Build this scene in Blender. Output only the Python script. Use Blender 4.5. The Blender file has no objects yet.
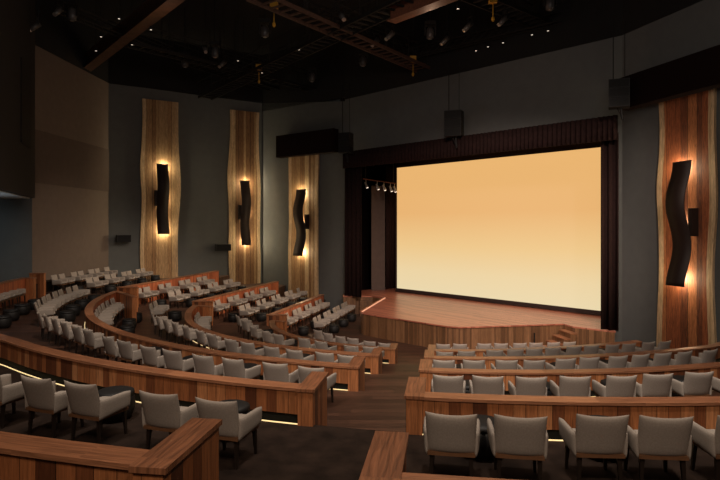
import bpy, bmesh, math, random
import numpy as np
from mathutils import Vector, Matrix
random.seed(7)
S = bpy.context.scene
COL = S.collection
CZ = 5.42            # eye height above the stage-side floor
F = 580.0; HY = 225.0
CX, CY = 4.16, 26.53 # centre of the seating arcs
PI = math.pi

def at(px, py, d):
    """plan position of a point d metres below the eye (survey of the hall)"""
    k = d/(py-HY)
    return Vector(((px-360)*k, F*k, CZ-d))

# ------------------------------------------------------------------ helpers
def tag(o, label=None, cat=None, group=None, kind=None):
    if label: o['label'] = label
    if cat: o['category'] = cat
    if group: o['group'] = group
    if kind: o['kind'] = kind
    return o
def empty(name, loc=(0,0,0), rz=0):
    o = bpy.data.objects.new(name, None); COL.objects.link(o)
    o.location = loc; o.rotation_euler = (0,0,rz); o.empty_display_size = .1
    return o
def link(name, me, mat, parent=None, smooth=False):
    o = bpy.data.objects.new(name, me); COL.objects.link(o)
    if mat is not None and len(me.materials) == 0: me.materials.append(mat)
    if parent is not None: o.parent = parent
    if smooth:
        for p in me.polygons: p.use_smooth = True
    return o
class MB:
    def __init__(s): s.v=[]; s.f=[]; s.uv=[]
    def face(s, pts, uvs=None):
        b=len(s.v); s.v += [tuple(p) for p in pts]; s.f.append(tuple(range(b,b+len(pts))))
        s.uv.append(uvs)
    def box(s, x0,x1,y0,y1,z0,z1, M=None):
        P=[Vector(p) for p in ((x0,y0,z0),(x1,y0,z0),(x1,y1,z0),(x0,y1,z0),(x0,y0,z1),(x1,y0,z1),(x1,y1,z1),(x0,y1,z1))]
        if M is not None: P=[M@p for p in P]
        dx,dy,dz=x1-x0,y1-y0,z1-z0
        for q,(a,b) in (((0,3,2,1),(dy,dx)),((4,5,6,7),(dx,dy)),((0,1,5,4),(dx,dz)),((1,2,6,5),(dy,dz)),((2,3,7,6),(dx,dz)),((3,0,4,7),(dy,dz))):
            s.face([P[i] for i in q], [(0,0),(a,0),(a,b),(0,b)])
    def bar(s, a, b, w, h, up=Vector((0,0,1))):
        a=Vector(a); b=Vector(b); d=(b-a); L=d.length
        if L<1e-6: return
        d.normalize()
        if abs(d.dot(up))>.98: up=Vector((1,0,0))
        x=d.cross(up).normalized(); z=x.cross(d)
        M=Matrix((( x.x,d.x,z.x,a.x),(x.y,d.y,z.y,a.y),(x.z,d.z,z.z,a.z),(0,0,0,1)))
        s.box(-w/2,w/2,0,L,-h/2,h/2,M)
    def tube(s, a, b, r, n=8, r2=None):
        a=Vector(a); b=Vector(b); d=(b-a).normalized(); r2=r if r2 is None else r2
        up=Vector((0,0,1)) if abs(d.z)<.95 else Vector((1,0,0))
        x=d.cross(up).normalized(); y=x.cross(d)
        A=[a+(x*math.cos(2*PI*i/n)+y*math.sin(2*PI*i/n))*r for i in range(n)]
        B=[b+(x*math.cos(2*PI*i/n)+y*math.sin(2*PI*i/n))*r2 for i in range(n)]
        for i in range(n):
            j=(i+1)%n; s.face([A[i],B[i],B[j],A[j]])
        s.face(A); s.face(B[::-1])
    def lathe(s, prof, n=20, c=(0,0,0)):
        R=[[ (c[0]+r*math.cos(2*PI*i/n), c[1]+r*math.sin(2*PI*i/n), c[2]+z) for i in range(n)] for r,z in prof]
        for k in range(len(R)-1):
            for i in range(n):
                j=(i+1)%n; s.face([R[k][i],R[k][j],R[k+1][j],R[k+1][i]])
        s.face(R[0][::-1]); s.face(R[-1])
    def mesh(s, name, weld=True):
        me=bpy.data.meshes.new(name); me.from_pydata(s.v,[],s.f)
        u=me.uv_layers.new(name='UVMap'); k=0
        for f,uv in zip(s.f,s.uv):
            for i in range(len(f)):
                u.data[k].uv = uv[i] if uv else (0,0); k+=1
        bm=bmesh.new(); bm.from_mesh(me)
        if weld: bmesh.ops.remove_doubles(bm, verts=bm.verts, dist=1e-5)
        bmesh.ops.recalc_face_normals(bm, faces=bm.faces)
        bm.to_mesh(me); bm.free(); me.update()
        return me
    def build(s, name, mat, parent=None, smooth=False, weld=True):
        return link(name, s.mesh(name,weld), mat, parent, smooth)
def pillow(fn, T, nu=12, nv=12, p=6, mb=None):
    """closed soft slab: fn(u,v)->(centre,normal), u,v in [-1,1]"""
    mb = mb or MB()
    g={}
    us=[math.sin(PI/2*(2*i/nu-1)) for i in range(nu+1)]; vs=[math.sin(PI/2*(2*i/nv-1)) for i in range(nv+1)]
    for i,u in enumerate(us):
        for j,v in enumerate(vs):
            c,n=fn(u,v); t=T/2*math.sqrt(max(0,1-abs(u)**p))*math.sqrt(max(0,1-abs(v)**p))
            g[i,j,1]=Vector(c)+Vector(n)*t; g[i,j,0]=Vector(c)-Vector(n)*t
    for i in range(nu):
        for j in range(nv):
            mb.face([g[i,j,1],g[i+1,j,1],g[i+1,j+1,1],g[i,j+1,1]])
            mb.face([g[i,j,0],g[i,j+1,0],g[i+1,j+1,0],g[i+1,j,0]])
    return mb

# ------------------------------------------------------------------ materials
def newmat(name):
    m=bpy.data.materials.new(name); m.use_nodes=True
    nt=m.node_tree; b=nt.nodes['Principled BSDF']
    return m,nt,b
def plain(name, col, rough=.6, metal=0, noise=0, scale=20, bump=0, spec=.5):
    m,nt,b=newmat(name)
    b.inputs['Base Color'].default_value=(*col,1); b.inputs['Roughness'].default_value=rough; b.inputs['Metallic'].default_value=metal
    b.inputs['Specular IOR Level'].default_value=spec
    if noise or bump:
        tc=nt.nodes.new('ShaderNodeTexCoord'); n=nt.nodes.new('ShaderNodeTexNoise'); n.inputs['Scale'].default_value=scale; n.inputs['Detail'].default_value=6
        nt.links.new(tc.outputs['Object'],n.inputs['Vector'])
        if noise:
            r=nt.nodes.new('ShaderNodeValToRGB'); e=r.color_ramp.elements
            e[0].position=.3; e[1].position=.7
            e[0].color=(*[c*(1-noise) for c in col],1); e[1].color=(*[min(1,c*(1+noise)) for c in col],1)
            nt.links.new(n.outputs['Fac'],r.inputs['Fac']); nt.links.new(r.outputs['Color'],b.inputs['Base Color'])
        if bump:
            bp=nt.nodes.new('ShaderNodeBump'); bp.inputs['Strength'].default_value=bump; bp.inputs['Distance'].default_value=.01
            nt.links.new(n.outputs['Fac'],bp.inputs['Height']); nt.links.new(bp.outputs['Normal'],b.inputs['Normal'])
    return m
def emis(name, col, s):
    m,nt,b=newmat(name)
    b.inputs['Base Color'].default_value=(*col,1); b.inputs['Emission Color'].default_value=(*col,1); b.inputs['Emission Strength'].default_value=s
    return m
def boards(name, cols, width=.16, coord='UV', rough=.45, along='v', gap=.03, grain=.35, irregular=.05, length=0, seed=0., cstops=None, interp='LINEAR', rot=0):
    """planks: one random tone per plank, grain running along it"""
    m,nt,b=newmat(name); N=nt.nodes.new; L=nt.links.new
    tc=N('ShaderNodeTexCoord'); sep=N('ShaderNodeSeparateXYZ')
    if rot:
        mp=N('ShaderNodeMapping'); mp.inputs['Rotation'].default_value=(0,0,rot); L(tc.outputs[coord],mp.inputs['Vector']); L(mp.outputs[0],sep.inputs[0])
    else: L(tc.outputs[coord],sep.inputs[0])
    a,c = (0,1) if along=='v' else (1,0)
    def mth(op,x,y=None):
        n=N('ShaderNodeMath'); n.operation=op
        for i,q in enumerate((x,y)):
            if q is None: continue
            if isinstance(q,(int,float)): n.inputs[i].default_value=q
            else: L(q,n.inputs[i])
        return n.outputs[0]
    across=sep.outputs[a]; lon=sep.outputs[c]
    w1=mth('MULTIPLY',mth('SINE',mth('MULTIPLY',across,6.3/width/2.7)),irregular)
    ac=mth('DIVIDE',mth('ADD',across,w1),width)
    idx=mth('FLOOR',ac); fr=mth('FRACT',ac)
    comb=N('ShaderNodeCombineXYZ'); L(idx,comb.inputs[0]); comb.inputs[2].default_value=seed
    if length:
        wn0=N('ShaderNodeTexWhiteNoise'); wn0.noise_dimensions='1D'; L(idx,wn0.inputs['W'])
        ll=mth('ADD',mth('DIVIDE',lon,length),mth('MULTIPLY',wn0.outputs['Value'],5.))
        L(mth('FLOOR',ll),comb.inputs[1])
    wn=N('ShaderNodeTexWhiteNoise'); wn.noise_dimensions='3D'; L(comb.outputs[0],wn.inputs['Vector'])
    ramp=N('ShaderNodeValToRGB'); ramp.color_ramp.interpolation=interp
    el=ramp.color_ramp.elements
    st = cstops or [i/(len(cols)-1) for i in range(len(cols))]
    el[0].position=st[0]; el[0].color=(*cols[0],1); el[1].position=st[-1]; el[1].color=(*cols[-1],1)
    for i in range(1,len(cols)-1):
        e=el.new(st[i]); e.color=(*cols[i],1)
    L(wn.outputs['Value'],ramp.inputs['Fac'])
    gv=N('ShaderNodeCombineXYZ')
    L(mth('MULTIPLY',across,34.),gv.inputs[0]); L(mth('MULTIPLY',lon,2.2),gv.inputs[1]); L(mth('MULTIPLY',wn.outputs['Value'],40.),gv.inputs[2])
    no=N('ShaderNodeTexNoise'); no.inputs['Scale'].default_value=1.; no.inputs['Detail'].default_value=5; no.inputs['Distortion'].default_value=1.2
    L(gv.outputs[0],no.inputs['Vector'])
    k=mth('ADD',mth('MULTIPLY',mth('SUBTRACT',no.outputs['Fac'],.5),grain*4),1.)
    k=mth('MAXIMUM',k,.25)
    if gap:
        g1=mth('LESS_THAN',fr,gap); g=mth('SUBTRACT',1.,mth('MULTIPLY',g1,.75)); k=mth('MULTIPLY',k,g)
    mx=N('ShaderNodeVectorMath'); mx.operation='SCALE'; L(ramp.outputs['Color'],mx.inputs[0]); L(k,mx.inputs['Scale'])
    L(mx.outputs[0],b.inputs['Base Color']); b.inputs['Roughness'].default_value=rough
    bp=N('ShaderNodeBump'); bp.inputs['Strength'].default_value=.25; bp.inputs['Distance'].default_value=.01
    L(k,bp.inputs['Height']); L(bp.outputs['Normal'],b.inputs['Normal'])
    return m
RW=[(.11,.035,.015),(.24,.078,.030),(.36,.125,.045),(.46,.18,.070),(.56,.25,.11)]
M={}
M['panel']=boards('reclaimed_boards',RW,.165,irregular=.012,gap=.045,grain=.38)
M['panel_litred']=boards('boards_lit_red',[(.30,.075,.030),(.46,.125,.05),(.60,.19,.08)],.155,irregular=.012,gap=.05,seed=5.)  # lit copy of the boards: glow on stage-side faces put into the colour
M['cap']=boards('cap_wood',[(.20,.078,.038),(.31,.128,.062),(.40,.172,.088)],.27,along='u',gap=0,length=1.8,irregular=0,rough=.38,grain=.5)
M['stageface']=boards('stage_boards',[(.11,.052,.024),(.18,.088,.040),(.26,.13,.062)],.10,irregular=.02)
M['deck']=boards('deck_planks',[(.36,.115,.072),(.47,.165,.105),(.58,.22,.145)],.16,rot=.89,coord='Object',along='u',length=2.5,rough=.32,grain=.22,irregular=0,gap=.04)
M['floor']=boards('walkway_planks',[(.034,.014,.008),(.055,.024,.014),(.085,.037,.022)],.2,coord='Object',along='u',length=2.4,rough=.5,irregular=0,gap=.05,grain=.4)
M['slab']=boards('slab_wood',[(.20,.095,.038),(.34,.185,.080),(.44,.27,.13),(.56,.39,.21)],.26,irregular=.06,gap=.06,rough=.72,grain=.55)
M['slabred']=boards('slab_wood_red',[(.66,.50,.30),(.17,.050,.02),(.42,.15,.055),(.30,.085,.03),(.60,.40,.20)],.31,irregular=.07,gap=.05,rough=.72,grain=.7,seed=11.,interp='CONSTANT')
M['carpet']=plain('dark_mottled_carpet',(.024,.0145,.0105),.95,noise=.45,scale=3.5,bump=.2,spec=.15)
M['fabric']=plain('seat_fabric',(.36,.31,.27),.95,noise=.10,scale=60,bump=.12,spec=.2)
M['rail']=plain('oak_rail',(.17,.080,.038),.5,noise=.2,scale=15)
M['leg']=plain('dark_stained_leg',(.018,.012,.009),.4)
M['black']=plain('matt_black',(.006,.006,.006),.7,spec=.3)
M['otto']=plain('black_leather',(.008,.007,.007),.6)
M['steel']=plain('black_steel',(.012,.010,.009),.6,.3)
M['wallA']=plain('taupe_plaster',(.155,.115,.092),.9,noise=.06,scale=3)
M['band']=plain('taupe_band',(.105,.073,.058),.9,noise=.06,scale=3)
M['wallB']=plain('slate_plaster',(.125,.130,.128),.85,noise=.05,scale=2.5)
M['ceil']=plain('ceiling_black',(.010,.009,.009),.95)
M['drape']=plain('oxblood_velvet',(.020,.0085,.0075),.9,noise=.3,scale=8,spec=.2)
M['masking']=plain('masking_black',(.011,.005,.004),.95,spec=.1)
M['flat']=plain('wing_flat',(.12,.085,.07),.9,noise=.08,scale=4)
M['rust']=plain('rust_painted_steel',(.16,.055,.028),.6,noise=.35,scale=12)
M['steelbrown']=plain('brown_painted_steel',(.07,.034,.022),.6,noise=.3,scale=8)
M['bronze']=plain('dark_bronze',(.022,.011,.008),.6,.2)
M['frame']=plain('screen_frame',(.030,.017,.014),.8)
M['sap']=boards('sapwood',[(.50,.33,.18),(.60,.42,.24),(.66,.48,.29)],.16,irregular=.05,gap=0,rough=.75,grain=.5,seed=8.)
M['lampgrey']=plain('lamp_grey',(.10,.09,.085),.4,.3)
M['yellow']=plain('hoist_yellow',(.50,.26,.02),.5)
M['chrome']=plain('lamp_silver',(.55,.50,.46),.3,.8)
M['ledwarm']=emis('led_warm',(1.,.74,.36),1.0)
M['lampwarm']=emis('sconce_lamp',(1.,.72,.38),10)
M['spot']=emis('spot_lens',(1.,.85,.7),1.2)
M['star']=emis('pilot_lens',(1.,.85,.7),.7)
# screen: warm picture, amber above and pale below
m,nt,b=newmat('screen_picture'); N=nt.nodes.new; L=nt.links.new
tc=N('ShaderNodeTexCoord'); sp=N('ShaderNodeSeparateXYZ'); L(tc.outputs['UV'],sp.inputs[0])
rp=N('ShaderNodeValToRGB'); e=rp.color_ramp.elements
e[0].position=0; e[0].color=(.80,.66,.40,1); e[1].position=1; e[1].color=(.82,.46,.165,1)
q=e.new(.16); q.color=(.82,.64,.36,1)
q=e.new(.36); q.color=(.83,.56,.25,1); q=e.new(.62); q.color=(.80,.445,.165,1)
L(sp.outputs[1],rp.inputs['Fac']); b.inputs['Base Color'].default_value=(.05,.05,.05,1); b.inputs['Roughness'].default_value=.9
L(rp.outputs['Color'],b.inputs['Emission Color']); b.inputs['Emission Strength'].default_value=1.0
M['screen']=m

# ------------------------------------------------------------------ plan of the tiers
FL={-1:CZ-2.11,0:CZ-2.77,1:CZ-3.43,2:CZ-4.10,3:CZ-4.75,4:0.0}      # floor level of each tier
TOP={k:CZ-(1.61+.66*k) for k in range(5)}                            # top of the low wall in front of tier k-1
PTS={0:[(164,469),(120,467),(0,452)],
1:[(405,398.5),(500,401.7),(600,401.7),(720,401),(311,392),(200,377.5),(160,373),(120,366),(60,354),(0,342)],
2:[(419,372),(500,371.5),(600,370),(720,366.5),(357.5,368),(300,363),(250,356.7),(200,351),(160,343.5),(133,338),(100,326),(90,317),(86,305)],
3:[(424,359),(500,358.3),(600,354.5),(720,346.7),(378,356),(333,353.5),(300,349),(263,344),(225,335),(193,328),(187.5,323),(184,316)],
4:[(428,351),(500,350),(600,344.5),(645,341.7),(394,350),(358,346.7),(333,344),(300,337),(290,335),(273,327),(266,323)]}
DEG={1:2,2:3,3:3,4:3}
POLY={}
for k in (1,2,3,4):
    T=[];R=[]
    for x,y in PTS[k]:
        p=at(x,y,CZ-TOP[k]); t=math.atan2(p.y-CY,p.x-CX)%(2*PI); T.append(t); R.append(math.hypot(p.x-CX,p.y-CY))
    POLY[k]=(np.polyfit(T,R,DEG[k]),min(T),max(T))
def RAD(k,t):
    if k==0: return 23.34
    c,a,b=POLY[k]; return float(np.polyval(c,min(max(t,a),b)))
def pol(k,t,off=0):
    r=RAD(k,t)-off; return Vector((CX+r*math.cos(t),CY+r*math.sin(t),0))
def ang(k,px,py):
    p=at(px,py,CZ-TOP[k]); return math.atan2(p.y-CY,p.x-CX)%(2*PI)
AL={0:ang(0,164,469),1:ang(1,311,392),2:ang(2,357.5,368),3:ang(3,378,356),4:ang(4,394,350)}   # left of the centre aisle
AR={0:ang(0,359,490),1:ang(1,405,398.5),2:ang(2,419,372),3:ang(3,424,359),4:ang(4,428,351)}   # right of it
SA={0:math.radians(200),1:PI+.09,2:PI+.055,3:PI+.06,4:PI+.10}        # near edge of the side aisle
RE={0:math.radians(288),1:math.radians(299),2:math.radians(306),3:math.radians(310),4:math.radians(319)}
SIDE={2:((-11.42,27.3),(-9.3,37.3)),3:((-7.88,27.3),(-5.45,37.2)),4:((-4.4,27.4),(-2.45,35.6))}
SIDE1=((-15.25,27.4),(-14.95,35.0))
def arc(k,t0,t1,step=.35):
    n=max(2,int(abs(t1-t0)*RAD(k,t0)/step)); return [pol(k,t0+(t1-t0)*i/n) for i in range(n+1)]
def seg(a,b,n=10):
    a=Vector((*a,0)); b=Vector((*b,0)); return [a.lerp(b,i/n) for i in range(n+1)]
def sweep(mb, pts, prof, side=1):
    """prof: (offset,z) ring; offset grows to the left of travel * side"""
    n=len(pts); rings=[]; s=0; S_=[]
    for i,p in enumerate(pts):
        a=pts[max(0,i-1)]; b=pts[min(n-1,i+1)]; d=(b-a).normalized(); nr=Vector((-d.y,d.x,0))*side
        rings.append([Vector((p.x+nr.x*o,p.y+nr.y*o,z)) for o,z in prof])
        if i: s+=(p-pts[i-1]).length
        S_.append(s)
    m=len(prof); V=[0]
    for j in range(m):
        o0,z0=prof[j]; o1,z1=prof[(j+1)%m]; V.append(V[-1]+math.hypot(o1-o0,z1-z0))
    for i in range(n-1):
        for j in range(m):
            k=(j+1)%m
            mb.face([rings[i][j],rings[i+1][j],rings[i+1][k],rings[i][k]],[(S_[i],V[j]),(S_[i+1],V[j]),(S_[i+1],V[j+1]),(S_[i],V[j+1])])
    for r in (rings[0],rings[-1]):
        mb.face(r,[(o,z) for o,z in prof])
    return mb
rect=lambda o0,o1,z0,z1:[(o0,z0),(o1,z0),(o1,z1),(o0,z1)]

# ------------------------------------------------------------------ floors
def slab(name, poly, z0, z1, mat):
    mb=MB(); n=len(poly)
    mb.face([(p[0],p[1],z1) for p in poly]); mb.face([(p[0],p[1],z0) for p in poly][::-1])
    for i in range(n):
        a=poly[i]; b=poly[(i+1)%n]; mb.face([(a[0],a[1],z0),(b[0],b[1],z0),(b[0],b[1],z1),(a[0],a[1],z1)])
    o=mb.build(name,mat); return tag(o,kind='structure')
slab('floor',[(-20.5,-5.5),(17.5,-5.5),(17.5,42),(-20.5,42)],-.2,0,M['floor'])
def inner(k,off=.061):
    t0=RE[k]; pts=[(17.5,pol(k,t0,off).y)]
    n=90
    for i in range(n+1):
        t=t0+(SA[k]-t0)*i/n; p=pol(k,t,off); pts.append((p.x,p.y))
    if k in SIDE:
        a,b=SIDE[k]; pts.append((a[0]+off,a[1])); pts.append((b[0]+off,b[1])); pts.append((b[0]+.6,41.5))
    elif k==1:
        pts.append((-15.2,27.3)); pts.append((-15.2,35))
    return pts
for k,zl in ((1,FL[1]),(2,FL[2]),(3,FL[3]),(4,0.)):
    pts=inner(k)
    if k in SIDE: pts += [(-20.5,41.5),(-20.5,-5.5),(17.5,-5.5)]
    else: pts += [(-20.5,35),(-20.5,-5.5),(17.5,-5.5)]
    slab('floor',[p for p in pts],zl,FL[k-1],M['carpet'] if k==1 else M['floor'])
p0=[(17.5,pol(0,RE[0],.061).y)]+[(pol(0,RE[0]+(math.radians(195)-RE[0])*i/60,.061).x,pol(0,RE[0]+(math.radians(195)-RE[0])*i/60,.061).y) for i in range(61)]
p0=[p for p in p0 if p[0]>-20.4]+[(-20.5,p0[-1][1]),(-20.5,-5.5),(17.5,-5.5)]
slab('floor',p0,FL[0],FL[-1],M['carpet'])

# ------------------------------------------------------------------ low walls
W=.26
def low_wall(k, pts, side, label, ends=(), kick=True, lo=None):
    """runs along pts; offset 0 = audience face"""
    hi=FL[k-1]; lo=FL[k] if lo is None else lo; tp=TOP[k]
    t=empty('low_wall',(pts[len(pts)//2].x,pts[len(pts)//2].y,lo)); tag(t,label,'low wall','curved low walls between the tiers')
    org=Vector(t.location)
    P=[p-Vector((org.x,org.y,0)) for p in pts]
    z=lambda v:v-org.z
    sweep(MB(),P,rect(.02,.06,z(hi+.135),z(tp-.04)),side).build('panelling',M['panel'],t)
    sweep(MB(),P,rect(.20,.24,z(lo+.002),z(tp-.04)),side).build('panelling',M['panel_litred'],t)
    sweep(MB(),P,rect(.065,.195,z(lo+.002),z(tp-.04)),side).build('core',M['black'],t)
    sweep(MB(),P,rect(0,W,z(tp-.04),z(tp)),side).build('cap',M['cap'],t)
    sweep(MB(),P,rect(-.006,.010,z(hi+.002),z(hi+.014)),side).build('led_strip',M['ledwarm'],t)
    for (c,dirv,ln,nz) in ends:      # end return: corner, direction towards the stage, length, lateral side (thickness direction)
        c=Vector((c.x-org.x,c.y-org.y,0)); d=dirv.normalized(); n=nz.normalized()
        Mx=Matrix(((n.x,d.x,0,c.x),(n.y,d.y,0,c.y),(0,0,1,0),(0,0,0,1)))
        mb=MB(); mb.box(0,.22,-.012,ln-.02,z(lo+.002),z(tp-.03),Mx); mb.build('end_panel',M['panel'],t)
        mb=MB(); mb.box(-.02,.24,-.03,ln,z(tp-.03),z(tp+.012),Mx); mb.uv=[[(v,u) for u,v in q] for q in mb.uv]; mb.build('end_cap',M['cap'],t)
    return t
ORD={0:'nearest',1:'second nearest',2:'third nearest',3:'fourth nearest',4:'lowest'}
def ddir(p,q=None):
    return (Vector((CX,CY,0))-Vector((p.x,p.y,0))).normalized()
AIS=Vector((1.75,11.9,0)).normalized()
for k in (0,1,2,3,4):
    t1=AL[k]; a=pol(k,t1)
    left=arc(k,t1-.022/ (RAD(k,t1)/10),SA[k] if k else math.radians(207))
    low_wall(k,left,-1,f'{ORD[k]} curved plank low wall, left of the centre aisle, lit along its foot' if k else 'plank low wall with angled end at the bottom left corner',
        ends=[(a,AIS,.95,Vector((-AIS.y,AIS.x,0)))])
    t2=AR[k]; b=pol(k,t2)
    right=arc(k,t2+.022/(RAD(k,t2)/10),RE[k])
    low_wall(k,right,1,f'{ORD[k]} plank low wall, right of the centre aisle, with mitred end' if k else 'plank low wall cut off by the bottom edge, right of the aisle',
        ends=[(b,AIS,.95,Vector((AIS.y,-AIS.x,0)))])
# returns at the far end of the near block and side-block walls
for k in (2,3,4):
    a,b=SIDE[k]
    low_wall(k,seg((a[0],a[1]+.2),b),-1,{2:'upper orange-lit plank wall behind the far-left seats, nearest the left wall',3:'middle orange-lit plank wall behind the far-left seats',4:'lowest orange-lit plank wall behind the far-left seats, by the stage'}[k],
        ends=[(Vector((a[0],a[1]-.02,0)),Vector((1,-.03,0)),.95,Vector((.03,1,0)))])
def far_return(k,label,dirv,ln):
    e=pol(k,SA[k]); z0=FL[k]
    t=empty('end_wall',(e.x,e.y,z0)); tag(t,label,'low wall','short end walls by the side aisle')
    d=dirv.normalized(); n=Vector((-d.y,d.x,0))
    Mx=Matrix(((n.x,d.x,0,0),(n.y,d.y,0,0),(0,0,1,0),(0,0,0,1)))
    h=TOP[k]-z0
    mb=MB(); mb.box(.01,.2,0,ln-.02,.002,h-.04,Mx); mb.build('end_panel',M['panel'],t)
    mb=MB(); mb.box(0,.22,-.02,ln,h-.04,h+.005,Mx); mb.build('end_cap',M['cap'],t)
far_return(1,'orange plank end wall at the far left edge, under the booth',Vector((1,-.1,0)),.62)
far_return(2,'slanting plank end wall closing the upper curved wall by side aisle',Vector((.62,-.78,0)),2.6)
far_return(3,'short plank end wall closing the middle curved wall by side aisle',Vector((1,-.35,0)),.9)
far_return(4,'short plank end wall closing the lowest curved wall by side aisle',Vector((1,-.35,0)),.7)
t=empty('end_wall',(-15.6,27.35,FL[1])); tag(t,'orange plank end wall standing against the taupe wall','low wall','short end walls by the side aisle')
mb=MB(); mb.box(0,.68,0,.2,.002,1.12); mb.build('end_panel',M['panel'],t)
mb=MB(); mb.box(-.01,.70,-.02,.22,1.12,1.165); mb.build('end_cap',M['cap'],t)

# aisle steps
def steps(k,t0,t1,label):
    hi=FL[k-1]; lo=FL[k]; r=(hi-lo)/4
    pm=pol(k,(t0+t1)/2); T=empty('aisle_steps',(pm.x,pm.y,lo)); tag(T,label,'steps','flights of steps in the aisles')
    o=Vector((pm.x,pm.y,0))
    for i in range(3):
        P=[pol(k,t0+(t1-t0)*j/6,.065+.28*i)-o for j in range(7)]
        sweep(MB(),P,rect(0,.28,.002,r*(3-i)),-1 if t1<t0 else 1).build('step',M['floor'],T)
names={1:'top',2:'second',3:'third',4:'bottom'}
for k in (1,2,3,4):
    ta=AL[k]+.26/RAD(k,AL[k])*0+.01; tb=AR[k]-.01
    steps(k,ta,tb,f'{names[k]} flight of brown steps in the centre aisle')

# risers carrying the back row of seats
def riser(k,pts,side,label):
    o=pts[len(pts)//2]; P=[p-Vector((o.x,o.y,0)) for p in pts]
    ob=sweep(MB(),P,rect(.275,.95,.002,.2),side).build('seat_riser',M['floor']); ob.location=(o.x,o.y,FL[k]); tag(ob,label,'platform')
def sec(k,ta,tb,n=14): return [pol(k,ta+(tb-ta)*i/n) for i in range(n+1)]
riser(1,sec(1,math.radians(203),SA[1]+.02),-1,'low brown platform under the seats at the far left edge')
riser(2,sec(2,math.radians(212),SA[2]+.03),-1,'low brown platform under the seats inside the upper curved wall')
riser(3,sec(3,math.radians(214),SA[3]+.03),-1,'low brown platform inside the middle curved wall')
for k in (2,3,4):
    a,b=SIDE[k]; riser(k,seg((a[0]+.01,a[1]+.3),b),-1,{2:'low platform under seats along the upper orange wall',3:'low platform under seats along the middle orange wall',4:'low platform under seats along the lowest orange wall'}[k])
riser(1,seg((SIDE1[0][0]-.1,27.7),(SIDE1[1][0]-.1,34.6)),-1,'low platform under seats along the taupe wall')

# ------------------------------------------------------------------ armchair
def chair_meshes():
    d={}
    def back(u,v):
        s=(v+1)/2; w=.250+.020*s; zt=.352+s*(.432+.020*abs(u)**2.2)
        y=-.215-.115*s**1.2+.035*u*u
        n=Vector((-.10*u,1,.22)).normalized()
        return (u*w,y,zt),n
    d['backrest']=pillow(back,.085,16,14,5).mesh('backrest')
    def arm(sgn):
        def f(u,v):      # u along depth (back to front), v height
            s=(u+1)/2; q=(v+1)/2
            y=-.24+s*.50; x=sgn*(.258+.022*s+.012*q)
            z0=.33+.05*s; z1=.585+.015*s-.05*max(0,s-.8)*5*.4
            return (x,y,z0+(z1-z0)*q),Vector((1,0,0))
        return f
    d['armrest_l']=pillow(arm(-1),.06,10,8,6).mesh('armrest'); d['armrest_r']=pillow(arm(1),.06,10,8,6).mesh('armrest')
    d['cushion']=pillow(lambda u,v:((u*(.215+.02*(v+1)/2),.045+v*.255,.415+.012*(1-u*u)),Vector((0,0,1))),.085,8,8,8).mesh('seat_cushion')
    mb=MB(); mb.box(-.25,.25,-.238,.265,.322,.360); d['rail']=mb.mesh('seat_rail')
    for n,(sx,sy) in {'a':(-1,1),'b':(1,1),'c':(-1,-1),'d':(1,-1)}.items():
        mb=MB(); x=sx*.205; y=.235 if sy>0 else -.185
        a=Vector((x+sx*.012,y+sy*.02,0)); b=Vector((x,y,.315))
        pa=[a+Vector((i*.014,j*.014,0)) for i,j in ((-1,-1),(1,-1),(1,1),(-1,1))]; pb=[b+Vector((i*.023,j*.023,0)) for i,j in ((-1,-1),(1,-1),(1,1),(-1,1))]
        for i in range(4): mb.face([pa[i],pa[(i+1)%4],pb[(i+1)%4],pb[i]])
        mb.face(pa); mb.face(pb); d['leg_'+n]=mb.mesh('leg')
    return d
CM=chair_meshes()
def make_chair():
    r=empty('armchair')
    link('backrest',CM['backrest'],M['fabric'],r,True)
    link('armrest',CM['armrest_l'],M['fabric'],r,True); link('armrest',CM['armrest_r'],M['fabric'],r,True)
    link('seat_cushion',CM['cushion'],M['fabric'],r,True)
    o=link('seat_rail',CM['rail'],M['rail'],r); o['label']='brown wooden seat rail'
    for n in 'abcd': link('leg',CM['leg_'+n],M['leg'],r)
    return r
proto=make_chair(); proto_used=[False]
def dup(root):
    r=root.copy(); COL.objects.link(r)
    for c in list(root.children):
        e=c.copy(); COL.objects.link(e); e.parent=r
    return r
def place_chair(x,y,z,face,label,group,sc=1.0):
    o = proto if not proto_used[0] else dup(proto)
    proto_used[0]=True
    o.location=(x,y,z); o.rotation_euler=(0,0,face); o.scale=(sc,sc,sc)
    tag(o,label,'armchair',group); return o
# ottoman
def make_ottoman():
    r=empty('ottoman')
    mb=MB(); mb.lathe([(.20,.03),(.235,.05),(.268,.14),(.272,.22),(.262,.31),(.25,.335)],22); mb.build('body',M['otto'],r,True)
    mb=MB(); mb.lathe([(.25,.337),(.262,.36),(.255,.395),(.22,.412),(.1,.418)],22); mb.build('seat_pad',M['otto'],r,True)
    mb=MB(); mb.lathe([(.185,0),(.185,.03)],18); mb.build('base',M['leg'],r)
    return r
oproto=make_ottoman(); oused=[False]
def place_ott(x,y,z,label,group):
    o=oproto if not oused[0] else dup(oproto); oused[0]=True
    o.location=(x,y,z); tag(o,label,'ottoman',group); return o
ON=['first','second','third','fourth','fifth','sixth','seventh','eighth','ninth','tenth','eleventh','twelfth','thirteenth','fourteenth','fifteenth','sixteenth','seventeenth','eighteenth','nineteenth','twentieth','twenty-first','twenty-second','twenty-third','twenty-fourth']
RN={0:'nearest row',1:'second-nearest row',2:'middle row',3:'fourth row from the camera',4:'row closest to the stage'}
def heading(p,target):
    d=Vector((target[0]-p.x,target[1]-p.y,0)); return math.atan2(-d.x,d.y)
DT={0:1.965,1:2.63,2:3.30,3:3.95,4:4.62}    # drop of the chair-back tops
TG={0:(CX,CY),1:(CX,CY),2:(CX,CY),3:(5.2,31),4:(6.5,35)}
SW={0:[],1:[.05,-.04],2:[],3:[],4:[]}
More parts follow.
